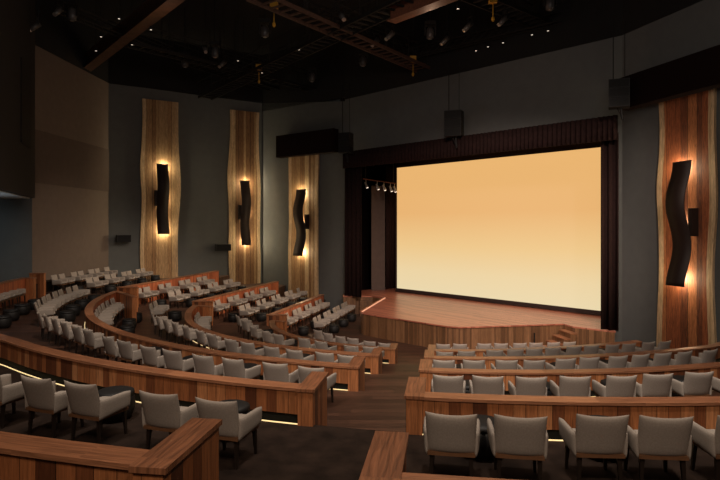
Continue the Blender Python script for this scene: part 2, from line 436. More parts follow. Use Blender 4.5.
def interp(x,pts):
    pts=sorted(pts)
    if x<=pts[0][0]: a,b=pts[0],pts[1]
    elif x>=pts[-1][0]: a,b=pts[-2],pts[-1]
    else:
        for a,b in zip(pts,pts[1:]):
            if a[0]<=x<=b[0]: break
    return a[1]+(x-a[0])*(b[1]-a[1])/(b[0]-a[0])
PAIR={}
def row(k,xs,anchors,block,ots=()):
    out=[]; L0=[]
    for x in xs:
        y=interp(x,anchors); p=at(x,y,DT[k]); p.z=0; h=heading(p,TG[k])+random.uniform(-.05,.05)
        f=Vector((-math.sin(h),math.cos(h),0)); L0.append([p+f*.33,f,h])
    for _ in range(30):
        for a,b in zip(L0,L0[1:]):
            v=b[0]-a[0]
            if v.length<.645: e=v.normalized()*(.645-v.length)/2; a[0]=a[0]-e; b[0]=b[0]+e
    for i,(c,f,h) in enumerate(L0):
        lab=f'grey-beige armchair, {ON[i]} from the centre aisle in the {RN[k]}, {block} block'
        place_chair(c.x,c.y,FL[k],h,lab,f'armchairs in the {RN[k]}, {block} block'); out.append((c,f))
    for n,(i,j) in enumerate(ots):
        c=(out[i][0]+out[j][0])/2; f=(out[i][1]+out[j][1]).normalized(); q=c+f*.68
        place_ott(q.x,q.y,FL[k],f'black ottoman before {ON[i]} and {ON[j]} armchairs, {RN[k]}, {block} block','round black ottomans before the chairs')
    return out
pr=lambda n,s=0:[(i,i+1) for i in range(s,n-1,2)]
# right block
row(0,[451,521,604,668,746],[(451,413.5),(521,416),(604,415),(668,416.5),(746,416)],'right',pr(4))
row(1,[448,488,532,576,623,659.5,701,743],[(448,375.5),(532,377),(623,375.7),(701,372),(743,370)],'right',pr(8))
row(2,[444,474,507,535,567,590.5,621,641,666,685,712],[(444,360),(474,360),(535,360),(621,355.7),(712,349.7)],'right',pr(10))
row(3,[444.5,466.5,495,516.5,535,553,576,591.5,614,630,650.5,666],[(444,351.7),(535,348.3),(614,344.2),(666,341)],'right',pr(12))
row(4,[443,460,484.5,501,520.5,536,555,569.5],[(443,344),(520,343),(569,341.8)],'right')
# left block, near half
row(0,[214,156,77.5,33,-17],[(218,400),(160,393),(81.5,383),(36.5,377.5),(-14,370)],'left',pr(5))
r1=[310,274,231,201,170,146,122,106,86,74,62,52.5,44,37.5]
row(1,r1,[(37.5,312),(63,322),(86,329.5),(106,336.7),(146,346),(201,355),(231,358.5),(274,363),(310,367)],'left',pr(9))
row(2,[346,324,293,270,246,229,210,198,184,173,164,156.5,151.5],[(151.5,312.5),(158,317),(184,325.5),(210,333.5),(229,339),(270,346.5),(293,349.5),(324,352.5),(346,355)],'left',pr(9))
row(3,[369,351,320,303,277,265,252,243,236.5],[(235,314),(243,320),(252,326),(265,331),(277,334),(303,338),(320,341),(351,345.5),(369,346.5)],'left',pr(9))
row(4,[384,369,352,339.5,327,317],[(317,330),(327,333),(339.5,336),(352,338),(369,341),(384,343)],'left')
# left block, far half of the bend
def bend(k,R,zs,desc,z,ot=True,grp=''):
    out=[]
    for i,yy in enumerate(zs):
        dx=math.sqrt(R*R-(yy-CY)**2); p=Vector((CX-dx,yy,0)); h=heading(p,(CX,CY))+random.uniform(-.05,.05); f=Vector((-math.sin(h),math.cos(h),0))
        place_chair(p.x,p.y,z,h,f'grey-beige armchair, {ON[i]} from the side aisle {desc}',grp); out.append((p,f))
    if ot:
        for i in range(0,len(out)-1,2):
            q=(out[i][0]+out[i+1][0])/2+out[i][1]*(ot+.03)
            place_ott(q.x,q.y,FL[k],f'black ottoman before {ON[i]} and {ON[i+1]} armchairs {desc}','round black ottomans in the bends')
bend(1,16.35,[25.3,24.6,23.7,23.0,22.1,21.4,20.5,19.8],'in the leftmost free-standing row',FL[1],.62,'armchairs at the far end of the left rows')
bend(1,18.48,[23.8,23.1,22.3,21.6,20.8,20.1,19.3,18.6],'backed by the far left edge wall',FL[1]+.2,.84,'armchairs against the curved walls')
bend(2,12.85,[25.2,24.4],'in the second free-standing bend',FL[2],.62,'armchairs at the far end of the left rows')
bend(2,14.50,[24.6,23.8,23.0,22.2,21.4,20.6],'inside the upper curved wall',FL[2]+.2,.72,'armchairs against the curved walls')
bend(3,10.95,[24.9,24.1,23.2],'inside the middle curved wall',FL[3]+.2,0,'armchairs against the curved walls')
# side blocks
def sideblock(k,line,ya,yb,nm):
    a,b=line; d=Vector((b[0]-a[0],b[1]-a[1],0)).normalized(); n=Vector((d.y,-d.x,0)); h=math.atan2(-n.x,n.y)
    def pos(y,off):
        t=(y-a[1])/d.y; p=Vector((a[0],a[1],0))+d*t+n*off; return p
    oa=[];ob=[]
    for row_,(ys,off,z,lab,out) in (('a',(ya,.57,FL[k]+.2,f'against the {nm}',oa)),('b',(yb,1.98,FL[k],f'in the front row below the {nm}',ob))):
        for i,y in enumerate(ys):
            p=pos(y,off); hh=h+random.uniform(-.07,.07)
            place_chair(p.x,p.y,z,hh,f'grey-beige armchair, {ON[i]} from the side aisle {lab}',f'armchairs {lab}'); out.append(p)
    for out,off,lab in ((oa,.74,f'against the {nm}'),(ob,.64,f'below the {nm}')):
        for i in range(0,len(out)-1,2):
            if k==4 and out is ob and i>=6: continue
            q=(out[i]+out[i+1])/2+n*off
            place_ott(q.x,q.y,FL[k],f'black ottoman before {ON[i]} and {ON[i+1]} armchairs {lab}','round black ottomans in the side blocks')
def prs(y0,n,p=.66,g=1.35): 
    out=[]; y=y0
    for i in range(n):
        out.append(y); y+= p if i%2==0 else g-.0
    return out
sideblock(1,SIDE1,prs(28.3,7,.68,1.1),prs(28.9,8,.68,1.25),'taupe wall')
sideblock(2,SIDE[2],prs(28.5,8,.68,1.35),prs(29.1,8,.68,1.35),'upper orange wall')
sideblock(3,SIDE[3],prs(28.5,8,.68,1.3),prs(28.9,9,.68,1.3),'middle orange wall')
sideblock(4,SIDE[4],prs(28.5,8,.68,1.15),prs(29.4,8,.68,1.05),'lowest orange wall')

# ------------------------------------------------------------------ stage
DK=CZ-4.33
P1_=(0.0,28.9); 
deck=[(0.12,28.55),(0.5,28.1),(3.75,24.85),(4.25,24.62),(8.92,25.45),(9.10,24.75),(10.42,23.62),(10.62,24.5),(13.0,27.6),(3.4,42.2),(-1.1,37),(-1.04,35.3),(0.73,35.3),(1.43,34.5),(0.0,28.95)]
st=empty('stage',(6,30,0)); tag(st,'raised wooden stage with angled front and reddish plank deck','stage')
def lpoly(pts,o=(6,30)): return [Vector((p[0]-o[0],p[1]-o[1],0)) for p in pts]
LP=lpoly(deck)
mb=MB(); top=[(p.x,p.y,DK) for p in LP]; mb.face(top); mb.face([(p.x,p.y,DK-.06) for p in LP][::-1])
for i in range(len(LP)):
    a,b=LP[i],LP[(i+1)%len(LP)]; mb.face([(a.x,a.y,DK-.06),(b.x,b.y,DK-.06),(b.x,b.y,DK),(a.x,a.y,DK)])
mb.build('deck',M['deck'],st)
mb=MB(); s=0
c0=sum(LP,Vector())/len(LP)
LI=[p+(c0-p).normalized()*.05 for p in LP]
for i in range(len(LI)):
    a,b=LI[i],LI[(i+1)%len(LI)]; l=(b-a).length
    mb.face([(a.x,a.y,.002),(b.x,b.y,.002),(b.x,b.y,DK-.06),(a.x,a.y,DK-.06)],[(s,0),(s+l,0),(s+l,1.03),(s,1.03)]); s+=l
mb.build('fascia',M['stageface'],st)
mb=MB(); mb.bar((-.0+1.40-6,34.4-30,DK+.022),(0.03-6,28.98-30,DK+.022),.10,.04); mb.build('edge_trim',M['cap'],st)
mb=MB(); mb.bar((1.40-6+.09,34.4-30,DK+.012),(0.03-6+.09,28.98-30,DK+.012),.07,.02); mb.build('led_strip',emis('led_copper',(.95,.50,.32),.55),st)
# stage steps on the right
sg=empty('stage_steps',(8.4,24.95,0)); tag(sg,'four pale wooden steps against the right end of the stage front','steps')
for i in range(4):
    h=DK-.22*(i+1)
    mb=MB(); Mx=Matrix.Translation((-.0,0,0))@Matrix.Rotation(.17,4,'Z')
    mb.box(.30-.3*i,.62-.3*i,-.70,.27,h-.05,h,Mx); mb.build('tread',M['cap'],sg)
    mb=MB(); mb.box(.32-.3*i,.60-.3*i,-.68,.27,.002,h-.05,Mx); mb.build('riser',M['stageface'],sg)
mb=MB(); mb.box(-.02,.02,-.03,.03,.25,.75); o=mb.build('black_slot',M['black']); o.location=(7.55,25.12,0); tag(o,'narrow black slot on the stage front beside the steps','panel')  # thin black box standing for a dark slot in the stage front
sl=empty('stage_steps',(0.35,34.6,0)); tag(sl,'short wooden steps at the left rear corner of the stage','steps')
for i in range(3):
    h=DK-.26*(i+1); mb=MB(); mb.box(-.35,.35,.35-.32*i,.64-.32*i,.002,h); mb.build('tread',M['stageface'],sl)

# ------------------------------------------------------------------ room shell
def ray(px,A,B):
    """where sight line px meets plan line AB"""
    m=(px-360)/F; dx,dy=B[0]-A[0],B[1]-A[1]
    t=(m*A[1]-A[0])/(dx-m*dy); return Vector((A[0]+dx*t,A[1]+dy*t,0)),t
A0=(-15.8,27.95);A1=(-15.5,35.75);B1=(-6.93,41.0);C1=(-.95,36.3);D1=(10.85,24.0);E1=(16.5,5.4)
def wall(name,a,b,z0,za,zb,mat,th=.3):
    a=Vector((*a,0)); b=Vector((*b,0)); d=(b-a).normalized(); n=Vector((-d.y,d.x,0))*th
    mb=MB(); L_=(b-a).length
    q=[(a,z0),(b,z0),(b,zb),(a,za)]
    f=[Vector((p.x,p.y,z)) for p,z in q]; g=[v+n for v in f]
    mb.face(f,[(0,0),(L_,0),(L_,zb),(0,za)]); mb.face(g[::-1])
    for i in range(4):
        j=(i+1)%4; mb.face([f[i],g[i],g[j],f[j]])
    return tag(mb.build(name,mat),kind='structure')
HC=CZ+12
wall('wall_left',(-20,27.6),A0,0,CZ+8.75,CZ+8.75,M['wallB'])
wall('wall_left',A0,A1,0,CZ+8.75,CZ+8.75,M['wallA'])
wall('wall_back_left',A1,B1,0,CZ+8.75,CZ+8.6,M['wallB'])
wall('wall_back',B1,C1,0,CZ+8.6,CZ+7.75,M['wallB'])
# proscenium wall with its opening
PA=Vector((-.95,36.3,0)); PB=Vector((10.85,24.0,0)); PD=(PB-PA).normalized(); PN=Vector((-PD.y,PD.x,0))   # PN points away from the hall
def pros(s0,s1,z0,z1,za=None):
    a=PA+PD*s0; b=PA+PD*s1; return a,b
Ltot=(PB-PA).length
mb=MB()
Mx=Matrix(((PD.x,PN.x,0,PA.x),(PD.y,PN.y,0,PA.y),(0,0,1,0),(0,0,0,1)))
mb.box(0,Ltot,0,.3,CZ+4.2,CZ+7.85,Mx); mb.box(0,.8,0,.3,0,CZ+4.2,Mx); mb.box(Ltot-.6,Ltot,0,.3,0,CZ+4.2,Mx)
tag(mb.build('wall_proscenium',M['wallB'],weld=False),kind='structure')
wall('wall_right',D1,E1,0,CZ+7.85,CZ+7.85,M['wallB'])
wall('wall_right_rear',E1,(17.3,-5.3),0,CZ+12,CZ+12,M['wallB'])
wall('wall_rear',(17.3,-5.3),(-20.3,-5.3),0,HC,HC,M['wallA'])
wall('wall_left_rear',(-20.3,-5.3),(-20,27.6),0,HC,HC,M['wallB'])
tag_=[('wall_upper_left',(-20,27.6),A0,8.75),('wall_upper_left',A0,A1,8.75),('wall_upper_back',A1,B1,8.7),('wall_upper_back',B1,C1,8.0),('wall_upper_proscenium',C1,D1,7.85),('wall_upper_right',D1,E1,7.85)]
for nm,a,b,h in tag_:
    wall(nm,a,b,CZ+h+.02,HC,HC,M['ceil'],.32)
mb=MB(); mb.box(-21,18,-6,44,HC,HC+.2); tag(mb.build('ceiling',M['ceil']),kind='structure')
# taupe wall band: a strip of darker tone along the wall
dA=(Vector((*A1,0))-Vector((*A0,0))); LA=dA.length; dA.normalize(); nA=Vector((dA.y,-dA.x,0))
mb=MB(); Mw=Matrix(((dA.x,nA.x,0,A0[0]),(dA.y,nA.y,0,A0[1]),(0,0,1,0),(0,0,0,1)))
mb.box(.0,LA,.002,.03,CZ+2.05,CZ+4.65,Mw); tag(mb.build('wall_band_1',M['band']),kind='structure')
# stage house
SLp=at(397,288.1,4.08); SRp=at(603,311.2,4.08)
sd=(SRp-SLp); sd.z=0; SLN=sd.length; sd.normalize(); sn=Vector((-sd.y,sd.x,0))
if sn.y<0: sn=-sn
Ms=Matrix(((sd.x,sn.x,0,SLp.x),(sd.y,sn.y,0,SLp.y),(0,0,1,0),(0,0,0,1)))
mb=MB(); mb.box(-4.2,SLN+2.2,2.0,2.2,0,HC,Ms); tag(mb.build('wall_stage_back',M['masking']),kind='structure')
ZB=CZ-4.08; ZT=CZ+3.69
sc=empty('projection_screen',(SLp.x,SLp.y,ZB)); sc.rotation_euler=(0,0,math.atan2(sd.y,sd.x)); tag(sc,'huge amber glowing projection screen fading to cream at the bottom','screen')
mb=MB(); mb.box(0,SLN,0,.03,.003,ZT-ZB)
me=mb.mesh('screen_surface')
u=me.uv_layers[0]
for lp in me.loops:
    v=me.vertices[lp.vertex_index].co; u.data[lp.index].uv=(v.x/SLN,v.z/(ZT-ZB))
link('screen_surface',me,M['screen'],sc)
mb=MB(); mb.box(-.12,SLN+.1,-.02,.06,-.215,.0); mb.box(-.14,-.005,-.02,.06,.06,ZT-ZB); mb.box(SLN+.005,SLN+.14,-.02,.06,.06,ZT-ZB); mb.box(-.14,SLN+.14,-.02,.06,ZT-ZB+.005,ZT-ZB+.15)
mb.build('frame',M['frame'],sc)
# wings at the left of the stage
sw_=[Vector((-1.3,37.0,0)),Vector((2.2,43.5,0))]
wall('wall_stage_left',(-1.05,36.6),(1.6,43.8),0,HC,HC,M['masking'],.2)
a=at(372.5,290.5,4.33); b=at(385,289.5,4.33)
def flatpanel(name,px0,px1,z0,z1,Y0,Y1,mat,label,cat,th=.08):
    a=Vector(((px0-360)/F*Y0,Y0,0)); b=Vector(((px1-360)/F*Y1,Y1,0)); d=(b-a).normalized(); n=Vector((-d.y,d.x,0))
    M_=Matrix(((d.x,n.x,0,0),(d.y,n.y,0,0),(0,0,1,0),(0,0,0,1)))
    mb=MB(); mb.box(0,(b-a).length,0,th,0,z1-z0,M_); o=mb.build(name,mat); o.location=(a.x,a.y,z0); return tag(o,label,cat)
flatpanel('wing_flat',371.5,385,DK+.002,CZ+2.6,38.4,38.6,M['flat'],'tall taupe flat standing in the left wing of the stage','stage flat')
flatpanel('wing_flat',362.2,373,CZ-1.5,CZ+2.6,37.6,37.7,M['masking'],'dark flat with pale top in the left wing','stage flat') if 0 else None

# drapes
def drape(a,b,z0,z1,amp,wl,mat,name,label,cat,nz=2,hem=None):
    a=Vector((*a,0)); b=Vector((*b,0)); d=(b-a); L_=d.length; d.normalize(); n=Vector((d.y,-d.x,0))
    n_=int(L_/wl*8); mb=MB(); cols=[]
    for side in (0,1):
        c=[]
        for i in range(n_+1):
            s=L_*i/n_; off=amp*math.sin(2*PI*s/wl+.7*math.sin(s*3.1))+(.03 if side else 0)
            p=d*s+n*off; c.append(p)
        cols.append(c)
    H=z1-z0; A_,B_=cols
    for i in range(n_):
        for j in range(nz):
            za,zb=H*j/nz,H*(j+1)/nz
            for C_ in (A_,B_):
                mb.face([(C_[i].x,C_[i].y,za),(C_[i+1].x,C_[i+1].y,za),(C_[i+1].x,C_[i+1].y,zb),(C_[i].x,C_[i].y,zb)])
        for z in (0,H): mb.face([(A_[i].x,A_[i].y,z),(A_[i+1].x,A_[i+1].y,z),(B_[i+1].x,B_[i+1].y,z),(B_[i].x,B_[i].y,z)])
    for i in (0,n_):
        mb.face([(A_[i].x,A_[i].y,0),(B_[i].x,B_[i].y,0),(B_[i].x,B_[i].y,H),(A_[i].x,A_[i].y,H)])
    o=mb.build(name,mat,smooth=True); o.location=(a.x,a.y,z0); return tag(o,label,cat)
QA=(-.78,35.45); QB=(10.35,23.75)
l0,_=ray(345.5,QA,QB); l1,_=ray(362.5,QA,QB); r0,_=ray(601,QA,QB); r1_,_=ray(619.5,QA,QB)
drape(l0.xy,l1.xy,DK+.02,CZ+3.75,.09,.34,M['drape'],'stage_curtain','dark oxblood pleated curtain hanging at the left of the stage','curtain')
drape(r0.xy,r1_.xy,DK+.02,CZ+3.75,.09,.34,M['drape'],'stage_curtain','dark oxblood pleated curtain hanging at the right of the stage','curtain')
v0,_=ray(347.5,QA,QB); v1,_=ray(621,QA,QB)
off=Vector((-.25,-.25,0))
drape((v0+off).xy,(v1+off).xy,CZ+3.42,CZ+4.42,.05,.22,M['drape'],'valance','long dark pleated valance across the top of the stage','curtain')
ma=ray(385.5,(3,40.2),(0,38.9))[0]; 
drape((1.72,38.9),(2.45,40.0),DK+.02,CZ+3.9,.06,.3,M['drape'],'stage_curtain','narrow dark drape beside the left edge of the screen','curtain')

# pipe of stage lamps in the left wing
lb=empty('lamp_bar',(.2,36.4,CZ+2.85)); tag(lb,'reddish pipe carrying five small stage lamps in the left wing','stage lighting')
pa=Vector((0,0,.05)); pb=Vector((2.08,.1,-.3+.05)); mb=MB(); mb.tube(pa,pb,.035); mb.build('pipe',M['rust'],lb)
mb=MB(); mb.tube((.15,0,.05),(.15,0,1.6),.02); mb.build('hanger',M['steel'],lb); mb=MB(); mb.tube((1.9,.1,-.2),(1.9,.1,1.6),.02); mb.build('hanger',M['steel'],lb)
for t_ in (.08,.42,.62,.82,.94):
    c=pa.lerp(pb,t_); mb=MB(); mb.tube(c+Vector((0,0,-.04)),c+Vector((.02,0,-.22)),.018); mb.tube(c+Vector((-.05,-.05,-.20)),c+Vector((.09,-.12,-.55)),.055,10,.09)
    q=mb.build('stage_lamp',M['chrome'],lb)
    mb=MB(); mb.tube(c+Vector((.09,-.12,-.55)),c+Vector((.093,-.1215,-.56)),.075,10); mb.build('lens',M['spot'],q)

# ------------------------------------------------------------------ live-edge slabs and sconces
def wallframe(A,B,px0,px1):
    a,_=ray(px0,A,B); b,_=ray(px1,A,B); d=(b-a).normalized(); n=Vector((d.y,-d.x,0))
    return a,b,d,n
def live_slab(A,B,px0,px1,z0,z1,mat,label,seed,bulge):
    a,b,d,n=wallframe(A,B,px0,px1); Wd=(b-a).length; rnd=random.Random(seed)
    ph=[rnd.uniform(0,6) for _ in range(4)]
    def eL(s): return .05*math.sin(5*s+ph[0])+.035*math.sin(13*s+ph[1])+bulge*math.exp(-((s-.62)/.10)**2)
    def eR(s): return .05*math.sin(5.5*s+ph[2])+.03*math.sin(12*s+ph[3])+bulge*.8*math.exp(-((s-.55)/.14)**2)
    mb=MB(); n_=60; H=z1-z0; rows=[]
    for i in range(n_+1):
        s=i/n_; z=H*s; xl=-eL(s); xr=Wd+eR(s); r=[]
        K=20
        for j in range(K+1):
            x=xl+(xr-xl)*j/K; r.append((x,z))
        rows.append(r)
    def P(x,z,o): return (d.x*x+n.x*o, d.y*x+n.y*o, z)
    for i in range(n_):
        for j in range(20):
            q=[rows[i][j],rows[i][j+1],rows[i+1][j+1],rows[i+1][j]]
            mb.face([P(x,z,.13) for x,z in q],[(x+seed*3.3,z) for x,z in q])
        for j in (0,20):
            q=[rows[i][j],rows[i+1][j]]
            mb.face([P(q[0][0],q[0][1],.03),P(q[1][0],q[1][1],.03),P(q[1][0],q[1][1],.13),P(q[0][0],q[0][1],.13)],[(q[0][0],q[0][1]),(q[1][0],q[1][1]),(q[1][0]+.1,q[1][1]),(q[0][0]+.1,q[0][1])])
    for i in (0,n_):
        r=rows[i]
        for j in range(20): mb.face([P(*r[j],.03),P(*r[j+1],.03),P(*r[j+1],.13),P(*r[j],.13)],[(r[j][0],0),(r[j+1][0],0),(r[j+1][0],.1),(r[j][0],.1)])
    for i in range(n_):
        mb.face([P(*rows[i][0],.03),P(*rows[i][20],.03),P(*rows[i+1][20],.03),P(*rows[i+1][0],.03)])
    me=mb.mesh('live_edge_slab'); me.materials.append(mat); me.materials.append(M['sap'])
    for p in me.polygons:
        c=p.center; x=c.x*d.x+c.y*d.y; zz=c.z/H
        f=(x+eL(zz))/(Wd+eL(zz)+eR(zz))
        if f<.09 or f>.91: p.material_index=1
    o=link('live_edge_slab',me,None); o.location=(a.x,a.y,z0); tag(o,label,'wall panel','tall live-edge wood slabs on the walls')
    return a,d,n,Wd
def offs(s): return .37-.16*math.cos(2*PI*s/.68)
def sconce(A,B,pxc,ztop,zbot,wd,label,side,power,tx):
    a,b,d,n=wallframe(A,B,pxc,pxc+5); H=ztop-zbot
    r=empty('wall_sconce',(a.x,a.y,zbot)); tag(r,label,'wall lamp','tall curved black wall sconces')
    mb=MB(); n_=28
    def P(x,o,z): return (d.x*x+n.x*o,d.y*x+n.y*o,z)
    for i in range(n_):
        s0,s1=i/n_,(i+1)/n_; z0,z1=H*(1-s0),H*(1-s1); o0,o1=offs(s0)+.14,offs(s1)+.14
        c=[[P(x,o+e,z) for x in (-wd/2,wd/2) for e in (0,.03)] for z,o in ((z0,o0),(z1,o1))]
        A_,B_=c
        mb.face([A_[0],A_[2],B_[2],B_[0]]); mb.face([A_[1],B_[1],B_[3],A_[3]]); mb.face([A_[0],B_[0],B_[1],A_[1]]); mb.face([A_[2],A_[3],B_[3],B_[2]])
        if i==0: mb.face(A_[:2]+A_[:1:-1])
        if i==n_-1: mb.face(B_[:2]+B_[:1:-1])
    mb.build('shade',M['bronze'],r,True)
    M_=Matrix(((d.x,n.x,0,0),(d.y,n.y,0,0),(0,0,1,0),(0,0,0,1)))
    mb=MB(); x=side*(wd/2-.08); mb.box(min(x,x+side*.17),max(x,x+side*.17),.14,.42,H*.40,H*.62,M_); mb.build('bracket',M['bronze'],r)
    mb=MB(); mb.tube(P(tx,.16,H*.10),P(tx,.16,H*.25),.018); mb.tube(P(tx,.16,H*.75),P(tx,.16,H*.90),.018); mb.build('lamp_tube',M['lampwarm'],r)
    for s_,pw in ((.95,.42),(.50,.18),(.05,.42)):
        L_=bpy.data.lights.new('sconce_light','POINT'); L_.energy=power*pw; L_.color=(1.,.82,.52); L_.shadow_soft_size=.13
        lo=bpy.data.objects.new('sconce_light',L_); COL.objects.link(lo); lo.parent=r; lo.location=P(tx,.27,H*s_)
WB=(A1,B1); WC=(B1,C1); WE=(D1,E1)
live_slab(A1,B1,141,178,1.5,CZ+8.0,M['slab'],'tall golden live-edge slab nearest the taupe wall',1,.09)
live_slab(A1,B1,229,259,1.0,CZ+7.9,M['slab'],'tall golden live-edge slab at the corner, second from the left',2,.07)
live_slab(B1,C1,290,319,0.3,CZ+5.5,M['slab'],'golden live-edge slab below the black banner, left of stage',3,.07)
live_slab(D1,E1,661,717,0.2,CZ+5.6,M['slabred'],'reddish streaked live-edge slab on the right wall',4,.10)
def zc(py,Y): return CZ+(HY-py)*Y/F
sconce(A1,B1,161,zc(164,37.2),zc(234,37.2),.72,'curved black sconce glowing on the leftmost slab',-1,250,.12)
sconce(A1,B1,243,zc(181,40.4),zc(245,40.4),.66,'curved black sconce glowing on the second slab from the left',-1,250,.12)
sconce(B1,C1,305,zc(190,38.9),zc(255,38.9),.86,'curved black sconce glowing on the slab left of the stage',1,230,-.16)
sconce(D1,E1,690,zc(163,21.3),zc(284,21.3),.80,'large curved black sconce glowing on the right-hand slab',1,200,-.2)

# banners / boxes beside the stage
def blackbox(A,B,px0,px1,zb0,zt0,off,label,th=.5,name='masking_box'):
    a,b,d,n=wallframe(A,B,px0,px1); L_=(b-a).length
    M_=Matrix(((d.x,n.x,0,0),(d.y,n.y,0,0),(0,0,1,0),(0,0,0,1)))
    mb=MB(); mb.box(0,L_,off,off+th,0,zt0-zb0,M_); o=mb.build(name,M['masking']); o.location=(a.x,a.y,zb0); return tag(o,label,'fascia box')
blackbox(B1,C1,284,341,zc(156,38.2),zc(134,38.2),.25,'long black box fixed on the wall above the slab left of stage')
blackbox(D1,E1,633,790,zc(108,22.8),zc(76,22.8),.22,'long black box fixed on the right wall above the slab')

# wall speakers
def wspk(A,B,px,py,label):
    a,b,d,n=wallframe(A,B,px-7,px+7); L_=(b-a).length; z=zc(py,a.y)
    M_=Matrix(((d.x,n.x,0,0),(d.y,n.y,0,0),(0,0,1,0),(0,0,0,1)))
    r=empty('wall_speaker',(a.x,a.y,z)); tag(r,label,'speaker','small black wall speakers')
    mb=MB(); mb.box(0,L_,.12,.55,-.22,.22,M_); mb.build('cabinet',M['steel'],r)
    mb=MB(); mb.box(.05,L_-.05,.552,.57,-.18,.18,M_); mb.build('grille',M['black'],r)
    mb=MB(); mb.box(L_/2-.06,L_/2+.06,.0,.12,-.1,.1,M_); mb.build('bracket',M['steel'],r)
wspk(A1,B1,122.5,238.5,'small black speaker left of the leftmost slab')
wspk(A1,B1,221.5,247.5,'small black speaker between the two golden slabs')

# hanging speaker clusters in front of the proscenium wall
def cluster(px,pytop,pybot,Y,w,ptop,label):
    X=(px-360)/F*Y; zt=zc(pytop,Y); zb=zc(pybot,Y); ceil=zc(ptop,Y)
    r=empty('hanging_speaker',(X,Y,zb)); tag(r,label,'speaker','speakers hung over the front of the stage')
    Mr=Matrix.Rotation(-.4,4,'Z'); H=zt-zb
    mb=MB(); n=3
    for i in range(n):
        mb.box(-w/2,w/2,-.3,.3,H*(.30+.7*i/n)+.01,H*(.30+.7*(i+1)/n)-.01,Mr)
    mb.build('cabinet',M['steel'],r,weld=False)
    mb=MB()
    for i in range(n): mb.box(-w/2+.03,w/2-.03,-.32,-.302,H*(.30+.7*i/n)+.04,H*(.30+.7*(i+1)/n)-.04,Mr)
    mb.build('grille',M['black'],r,weld=False)
    mb=MB(); mb.tube((w*.1,0,H*.3),(w*.15,-.05,0),.05); mb.tube((-w*.1,0,H*.3),(w*.15,-.05,0.05),.02); mb.build('yoke',M['steel'],r)
    mb=MB(); mb.tube((-w*.3,0,H),(-w*.3,0,ceil-zb),.02); mb.tube((w*.3,0,H),(w*.3,0,ceil-zb),.012); mb.build('cable',M['black'],r)
cluster(454,111,148,28.8,.85,60,'black speaker hung above the left part of the screen')
cluster(619,80,120,22.6,.75,20,'black speaker hung above the right stage curtain')
cluster(346,133,162,34.3,.7,85,'black speaker hung above the left stage curtain')

# ------------------------------------------------------------------ booth at the far left
bz=CZ+1.2
bp=[(-14.4,25.4),(-14.9,26.6),(-19.6,26.8),(-19.6,14),(-9.8,13.2)]
b_=empty('projection_booth',(-14.4,25.4,bz)); tag(b_,'black projection booth overhanging the seats at the upper left edge','booth')
mb=MB(); q=[(x+14.4,y-25.4) for x,y in bp]; H=HC-bz
mb.face([(x,y,.03) for x,y in q]); mb.face([(x,y,H) for x,y in q][::-1])
for i in range(5):
    a,b=q[i],q[(i+1)%5]; mb.face([(*a,.03),(*b,.03),(*b,H),(*a,H)])
mb.build('booth_shell',plain('booth_dark',(.008,.005,.004),.8),b_)
cq=sum((Vector((*p,0)) for p in q),Vector())/5
qs=[Vector((*p,0))+(cq-Vector((*p,0))).normalized()*.35 for p in q]
mb=MB(); mb.face([(p.x,p.y,0) for p in qs]); mb.face([(p.x,p.y,.028) for p in qs][::-1])
for i in range(5):
    a,b=qs[i],qs[(i+1)%5]; mb.face([(a.x,a.y,0),(b.x,b.y,0),(b.x,b.y,.028),(a.x,a.y,.028)])
o=mb.build('soffit',plain('pale_soffit',(.45,.47,.47),.8),b_); o['label']='pale soffit under the booth'
dv=Vector((q[4][0]-q[0][0],q[4][1]-q[0][1],0)).normalized(); nv=Vector((-dv.y,dv.x,0)); 
mb=MB(); Mb=Matrix(((dv.x,nv.x,0,0),(dv.y,nv.y,0,0),(0,0,1,0),(0,0,0,1)))
mb.box(.5,2.4,.0,.04,2.2,5.5,Mb); mb.box(.5,2.4,-.0,.05,2.1,2.2,Mb); o=mb.build('window_recess',M['black'],b_)

# ------------------------------------------------------------------ ceiling rig
def hp(px,py,h): 
    Y=F*h/(HY-py); return Vector(((px-360)/F*Y,Y,CZ+h))
def beam(p0,p1,h,w,hh,mat,label,ext=0,name='ceiling_beam',cat='beam'):
    a=hp(*p0,h); b=hp(*p1,h); d=(b-a).normalized(); b=b+d*ext
    mb=MB(); L_=(b-a).length
    mb.bar((0,0,0),b-a,w,.04); mb.bar(Vector((0,0,hh)),b-a+Vector((0,0,hh)),w,.04); mb.bar(Vector((0,0,hh/2)),b-a+Vector((0,0,hh/2)),.06,hh)
    o=mb.build(name,mat,weld=False); o.location=a; return tag(o,label,cat,'steel beams under the ceiling')
def catwalk(p0,p1,h,w,label,ext=0,mat='steel',rails=True,rung=.5):
    a=hp(*p0,h); b=hp(*p1,h); d=(b-a).normalized(); b=b+d*ext; v=b-a; L_=v.length; x=Vector((d.y,-d.x,0))
    r=empty('catwalk',a); tag(r,label,'catwalk','catwalks and cable ladders under the ceiling')
    mb=MB()
    for s in (-1,1): mb.bar(x*s*w/2,v+x*s*w/2,.07,.16)
    mb.build('side_rail',M[mat],r,weld=False)
    mb=MB(); n=int(L_/rung)
    for i in range(n): 
        c=d*(i+.5)*rung; mb.bar(c-x*w/2,c+x*w/2,.09,.06)
    mb.build('rung',M[mat],r,weld=False)
    if rails:
        mb=MB()
        for s in (-1,1):
            mb.tube(x*s*w/2+Vector((0,0,1)),v+x*s*w/2+Vector((0,0,1)),.03,6)
            for i in range(0,n,4): c=d*(i+.5)*rung+x*s*w/2; mb.tube(c,c+Vector((0,0,1)),.02,5)
        mb.build('handrail',M['steel'],r,weld=False)
    for t_ in (.15,.5,.85):
        for s in (-1,1):
            c=v*t_+x*s*w/2; mb=MB(); mb.tube(c,c+Vector((0,0,HC-a.z-.02)),.025,5); mb.build('hanger',M['steel'],r)
